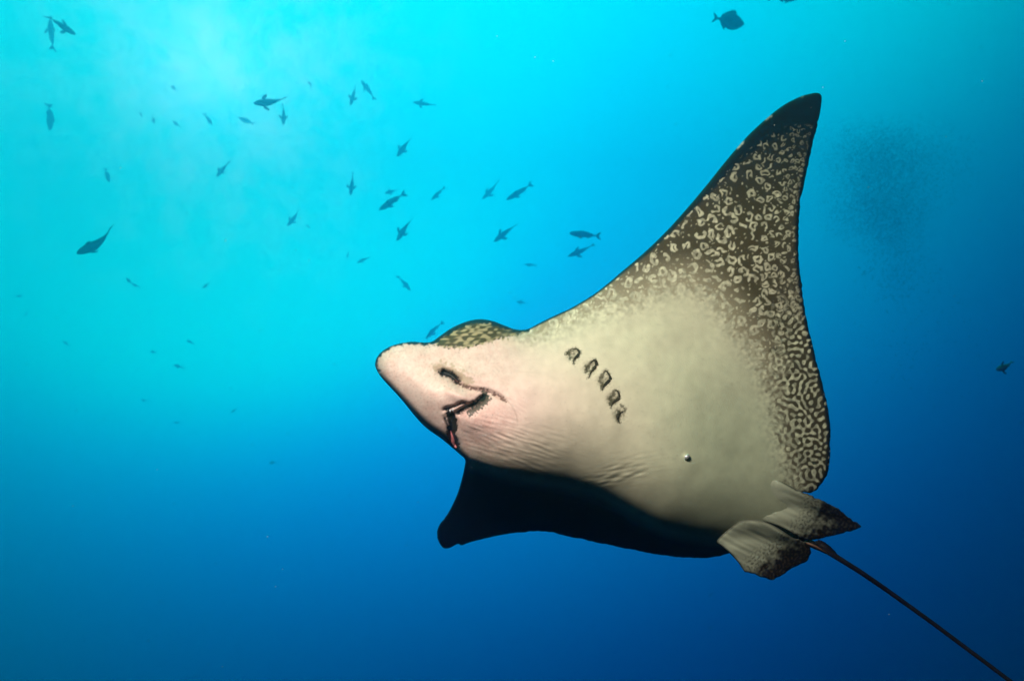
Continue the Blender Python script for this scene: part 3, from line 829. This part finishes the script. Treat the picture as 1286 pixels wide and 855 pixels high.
def fish(name, head, tail_, dist, view, bend=0., hgt=.26, wid=.17, tilt=0., pec=1.0, label='', group='reef fish scattered through the blue water', parts=True, deep=False, cat='fish'):
    """head and tail_ as seen from the camera, distance in metres; view: 0 seen from the side, 90 from below"""
    dist = dist * 3.7 if dist < 12 else 37 + (dist - 12) * .6
    h = np.array(head, float); t = np.array(tail_, float)
    c = (h + t) / 2; lp = np.linalg.norm(h - t)
    ang = math.atan2(-(h - t)[1], (h - t)[0])
    hgt = hgt * .86 if not deep else hgt
    length = lp / F * dist / max(math.cos(math.radians(tilt)), .3)
    fx = np.array([math.cos(ang) * math.cos(math.radians(tilt)), math.sin(ang) * math.cos(math.radians(tilt)), math.sin(math.radians(tilt))])
    perp = np.array([-math.sin(ang), math.cos(ang), 0])
    if perp[1] < 0: perp = -perp
    away = np.cross(fx, perp)
    if away[2] > 0: away = -away
    v = math.radians(view)
    fz = perp * math.cos(v) + away * math.sin(v)
    fz = fz - fx * (fz @ fx); fz /= np.linalg.norm(fz)
    fy = np.cross(fz, fx)
    Rw = RC @ np.stack([fx, fy, fz], 1)
    loc = world_pt(c[0], c[1], dist)
    V, Fc = fish_body(length, hgt, wid, bend, deep)
    def put(V): return V @ Rw.T + loc
    Lh = length
    tx = -.385; ty = spine(tx, bend); te = spine(-.55, bend)
    sl = (te - ty) / .165
    tailp = [(-.37, ty + .0, .03), (-.45, ty + sl * .07, .09 * 1.2), (-.55, ty + sl * .165, .155 * (1.25 if deep else 1)), (-.535, ty + sl * .15, .13), (-.475, ty + sl * .09, 0.0),
             (-.535, ty + sl * .15, -.13), (-.55, ty + sl * .165, -.155 * (1.25 if deep else 1)), (-.45, ty + sl * .07, -.09 * 1.2), (-.37, ty, -.03)]
    hh = hgt / 2
    dors = [(.22, 0, hh * .86), (.14, 0, hh * 1.42), (.02, spine(.02, bend), hh * 1.33), (-.14, spine(-.14, bend), hh * .98), (-.27, spine(-.27, bend), hh * .55), (-.29, spine(-.29, bend), hh * .26), (-.1, spine(-.1, bend), hh * .55)]
    anal = [(-.06, spine(-.06, bend), -hh * .78), (-.12, spine(-.12, bend), -hh * 1.25), (-.24, spine(-.24, bend), -hh * .66), (-.30, spine(-.3, bend), -hh * .22), (-.16, spine(-.16, bend), -hh * .5)]
    def pect(s): return [(.22, s * wid * .40, -hh * .25), (.17, s * (wid * .5 + .09 * pec), -hh * .42), (.06, s * (wid * .5 + .155 * pec), -hh * .55), (.03, s * (wid * .5 + .11 * pec), -hh * .52), (.12, s * wid * .42, -hh * .35)]
    if parts:
        root = empty(name, loc)
        mesh_obj('body', put(V), Fc, M_FISH, root)
        for nm, pts, axis in (('tail_fin', tailp, (0, 1, 0)), ('dorsal_fin', dors, (0, 1, 0)), ('anal_fin', anal, (0, 1, 0)), ('pectoral_fin', pect(1), (0, 0, 1)), ('pectoral_fin', pect(-1), (0, 0, 1))):
            fv, ff = fin_solid(np.array(pts) * Lh, .008 * Lh, np.array(axis))
            mesh_obj(nm, put(fv), ff, M_FISH, root)
        o = root
    else:
        Vs = [V]; Fs = list(Fc); off = len(V)
        for pts, axis in ((tailp, (0, 1, 0)), (dors, (0, 1, 0)), (pect(1), (0, 0, 1)), (pect(-1), (0, 0, 1))):
            fv, ff = fin_solid(np.array(pts) * Lh, .008 * Lh, np.array(axis))
            Vs.append(fv); Fs += [tuple(i + off for i in f) for f in ff]; off += len(fv)
        o = mesh_obj(name, put(np.vstack(Vs)), Fs, M_FISH, None, True, loc)
    tag(o, label, cat, group)
    return o

FISH = [
    # head, tail, distance, view, bend, hgt, wid, label
    ((95, 44), (60, 20), 6.5, 60, .1, .24, .17, 'dark fish pointing down right over a paler upright fish near the top left corner'),
    ((63, 24), (66, 63), 9.0, 80, .05, .2, .16, 'paler upright fish crossed by a darker one near the top left corner'),
    ((63, 164), (62.5, 130), 10.0, 50, .35, .25, .18, 'fish hanging head down by the left edge, below the crossed pair of fish'),
    ((318, 130), (360, 127.5), 6.5, 70, .32, .27, .21, 'largest fish to the right of the sun glow, swimming level to the left'),
    ((300, 147.5), (319, 156.5), 11, 30, .2, .30, .18, 'small fish just under the largest fish beside the sun glow'),
    ((355.5, 158), (357.5, 131), 9, 90, .3, .22, .17, 'fish diving straight down with fins spread, just right of the sun glow'),
    ((440, 133), (447.5, 107), 10, 70, .1, .24, .18, 'downward left fish of the close pair above the centre left of the glow'),
    ((453.5, 101), (471, 124), 11, 50, -.15, .24, .16, 'upward fish of the close pair, tail trailing to the lower right'),
    ((518.5, 128.5), (547, 133), 10, 85, .1, .23, .18, 'fish with spread fins swimming left, topmost of those right of the glow'),
    ((498.5, 197), (515.5, 173), 9, 80, -.1, .26, .22, 'stout fish diving to the lower left with fins spread, above the slim diagonal one'),
    ((440, 246), (444, 217), 9, 90, .1, .22, .18, 'arrow shaped fish diving straight down, left of the slim diagonal fish'),
    ((483, 243), (501, 238), 13, 80, .05, .24, .2, 'small pale fish just above the slim diagonal fish'),
    ((476, 264), (508, 242), 7.5, 25, -.12, .24, .16, 'slim dark diagonal fish swimming down to the left, midway between glow and ray'),
    ((541.5, 251.5), (558, 235), 10, 35, -.1, .24, .17, 'short diagonal fish to the right of the slim diagonal one'),
    ((272, 222), (287.5, 203), 9, 85, -.1, .24, .20, 'fish with crossed fins right below the sun glow'),
    ((137, 229), (132.5, 212), 14, 40, .1, .3, .2, 'faint upright fish left of and below the sun glow'),
    ((96, 318.5), (147, 296), 5.2, 62, .62, .24, .21, 'large dark fish at the left edge with its tail curving upward'),
    ((254.5, 361.5), (265, 354.5), 15, 60, .1, .3, .2, 'lone small fish to the right of and below the large dark left fish'),
    ((360.5, 284), (377, 265), 11, 75, .3, .26, .2, 'pale fish with curved tail, between the glow and the ray snout'),
    ((448.5, 330), (463.5, 322.5), 13, 40, -.3, .26, .18, 'small curved fish above and left of the ray snout'),
    ((498, 303), (516, 273.5), 8.2, 80, -.2, .22, .19, 'arrow shaped fish with thin curved tail, above the head of the ray'),
    ((516, 365), (500, 346), 10.5, 60, .2, .24, .17, 'fish diving to the lower right, just above the head of the ray'),
    ((534.5, 425.5), (554.5, 403), 9.5, 45, -.35, .22, .15, 'fish touching the outline of the ray, just in front of its brow'),
    ((605.5, 250.5), (628, 228.5), 11, 70, .25, .22, .18, 'paler left fish of the diagonal pair above the wing'),
    ((636, 251), (668, 232), 8.5, 30, .12, .22, .15, 'slimmer right fish of the diagonal pair above the wing'),
    ((620, 304), (648.5, 281), 8, 75, -.1, .22, .18, 'fish with spread fins heading down left, right of the arrow shaped fish'),
    ((714.5, 292.5), (753, 297), 6.6, 20, .08, .24, .16, 'upper dark level fish of the pair by the leading edge of the wing'),
    ((713, 322), (746.5, 308.5), 7.6, 65, .12, .21, .17, 'lower diagonal fish of the pair by the leading edge of the wing'),
    ((1251, 464.5), (1272, 457), 2.2, 80, .4, .42, .36, 'small navy fish with fins spread, alone at the right edge'),
]
for i, (h_, t_, d_, v_, b_, hg, wd, lb) in enumerate(FISH):
    fish('reef_fish', h_, t_, d_, v_, b_, hg, wd, label=lb, pec=.25 if d_ == 5.2 else (1.5 if d_ < 4 else .85))
fish('deep_bodied_fish', (934.5, 30.5), (897, 22), 4.6, 5, .06, .56, .17, label='deep bodied fish with forked tail swimming right, above the raised wing tip', group='deep bodied fish near the surface', deep=True)
fish('deep_bodied_fish', (1008, -5), (966, -5), 5.0, 8, 0, .36, .16, label='fish cut off by the top edge so that only its belly shows', group='deep bodied fish near the surface', deep=True)
FAINT = [
    ((659, 332), (674, 333.5), 20, 'faint level fish below the pair of fish by the leading edge of the wing'),
    ((648, 379), (664, 380), 24, 'faintest level fish close above the neck of the ray'),
    ((435.5, 324), (438, 316), 17, 'faint blurred fish left of the small curved fish above the snout'),
    ((158, 349), (168, 358), 19, 'left fish of the faint pair under the large dark left fish'),
    ((166, 356), (176, 361.5), 20, 'right fish of the faint pair under the large dark left fish'),
    ((209.5, 74), (212.5, 70.5), 18, 'dot sized fish in the upper left part of the glow'),
    ((215, 107), (223, 116), 20, 'thin slanted fish inside the glow, left of its centre'),
    ((175, 141), (179, 147), 19, 'tiny fish at the left rim of the glow, left of its upright neighbour'),
    ((193.5, 156), (192, 144), 17, 'upright faint fish at the left rim of the glow'),
    ((217, 152), (227, 160), 20, 'slanted faint fish low in the glow'),
    ((266.5, 157), (257, 143), 14, 'slanted fish under the bright middle of the glow'),
    ((387, 102), (392, 110), 20, 'faint short fish right of the glow, above the diving one'),
    ((293.5, 110), (297, 108), 18, 'dot sized fish right of the bright middle of the glow'),
    ((28, 371), (17, 373), 22, 'upper of two faint fish on the left edge under the large dark fish'),
    ((30, 396), (37, 392), 22, 'lower of two faint fish on the left edge under the large dark fish'),
    ((79, 428), (87, 434), 22, 'faint fish alone low on the left, halfway to the snout level'),
    ((188, 441), (199, 443), 24, 'faint smudge of a fish left of the snout, leftmost of its cluster'),
    ((218, 458), (232, 462), 21, 'lowest fish of the faint cluster left of the snout'),
    ((234, 427), (244, 432), 22, 'uppermost fish of the faint cluster left of the snout'),
    ((177, 502), (187, 503), 25, 'faint fish below the cluster left of the snout'),
    ((290, 518), (299, 512), 23, 'faint diagonal fish lower left of the snout'),
    ((337, 581), (351, 580), 20, 'faint level fish far below the snout'),
    ((218, 531), (228, 530), 25, 'faint fish left of the diagonal one below the snout level'),
    ((890, 749), (896, 743), 14, 'upper of two small dark fish below the far wing'),
    ((889, 789), (896, 786), 13, 'lower of two small dark fish below the far wing'),
    ((389, 287), (384, 281), 22, 'dim fish speck behind the pale fish with curved tail'),
]
for i, (h_, t_, d_, lb) in enumerate(FAINT):
    fish('reef_fish', h_, t_, d_, 30 + (i * 37) % 60, .15 * (-1) ** i, .28, .2, label=lb, group='far faint fish in the blue water', parts=False)

# school of bait fish, a dim cloud right of the raised wing
V = []; Fc = []
r2 = np.random.default_rng(3)
blobs = [(1100, 235, 33, 36, 4600), (1094, 188, 32, 20, 1900), (1152, 205, 36, 28, 2100), (1106, 272, 34, 22, 2000), (1130, 314, 20, 26, 1000), (1128, 352, 24, 20, 220), (1165, 420, 40, 42, 110)]
for bx, by, sx, sy, n in blobs:
    for _ in range(n):
        g1, g2 = r2.standard_normal(2)
        if g1 * g1 + g2 * g2 > 5.5: continue
        px = bx + g1 * sx; py = by + g2 * sy
        dist = 34 + r2.uniform(-3, 3)
        c = world_pt(px, py, dist)
        ln = r2.uniform(.028, .056) * (1.6 if n < 300 else 1); a = r2.uniform(0, 2 * math.pi); ti = r2.uniform(-.5, .5)
        fx = RC @ np.array([math.cos(a) * math.cos(ti), math.sin(a) * math.cos(ti), math.sin(ti)])
        w_ = np.cross(fx, RC[:, 2]); w_ /= np.linalg.norm(w_); u_ = np.cross(w_, fx)
        o = len(V)
        V += [c + fx * ln, c + w_ * ln * .32 + fx * ln * .2, c + u_ * ln * .25 + fx * ln * .2, c - w_ * ln * .32 + fx * ln * .2, c - u_ * ln * .25 + fx * ln * .2, c - fx * ln * .75, c - fx * ln * 1.1 + w_ * ln * .3, c - fx * ln * 1.1 - w_ * ln * .3]
        Fc += [(o, o + 1, o + 2), (o, o + 2, o + 3), (o, o + 3, o + 4), (o, o + 4, o + 1), (o + 5, o + 2, o + 1), (o + 5, o + 3, o + 2), (o + 5, o + 4, o + 3), (o + 5, o + 1, o + 4), (o + 5, o + 6, o + 7)]
sc_ = world_pt(1110, 230, 34)
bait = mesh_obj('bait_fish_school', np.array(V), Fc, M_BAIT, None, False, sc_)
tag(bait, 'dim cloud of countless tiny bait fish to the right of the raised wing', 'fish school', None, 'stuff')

# drifting specks of plankton lit by the strobe
V = []; Fc = []
oc = np.array([(1, 0, 0), (-1, 0, 0), (0, 1, 0), (0, -1, 0), (0, 0, 1), (0, 0, -1)], float)
for _ in range(170):
    px = r2.uniform(0, PW); py = r2.uniform(0, PH); dist = r2.uniform(1.0, 1.34) if r2.random() < .3 else r2.uniform(2.2, 4.0)
    c = world_pt(px, py, dist); rr = dist * r2.uniform(.00035, .0008)
    o = len(V); V += list(c + oc * rr * r2.uniform(.6, 1.2, (6, 1)))
    for a in (0, 1):
        for b, c2 in ((2, 4), (4, 3), (3, 5), (5, 2)):
            Fc.append((o + a, o + b, o + c2) if a == 0 else (o + a, o + c2, o + b))
pk = mesh_obj('plankton', np.array(V), Fc, M_SPECK, None, True, world_pt(643, 427, 2.0))
tag(pk, 'tiny pale specks of plankton drifting in the water', 'plankton', None, 'stuff')

# ------------------------------------------------------------------ the water's own haze
bm = bmesh.new(); bmesh.ops.create_cube(bm, size=1)
lo = np.array([-50, -4, -22.0]); hi = np.array([50, 58, 48.0])
hv = np.array([(np.array(v.co) + .5) * (hi - lo) + lo for v in bm.verts]); hf = [[v.index for v in f.verts] for f in bm.faces]; bm.free()
mh = bpy.data.materials.new('water_haze'); mh.use_nodes = True
t = mh.node_tree; t.nodes.clear()
out = t.nodes.new('ShaderNodeOutputMaterial'); pv = t.nodes.new('ShaderNodeVolumePrincipled')
pv.inputs['Color'].default_value = (.22, .54, .76, 1)
pv.inputs['Density'].default_value = .036
pv.inputs['Anisotropy'].default_value = .93
t.links.new(pv.outputs[0], out.inputs['Volume'])
hz = mesh_obj('haze', hv, hf, mh, None, False, (lo + hi) / 2)
tag(hz, 'blue haze of the open water round everything', 'haze', None, 'stuff')
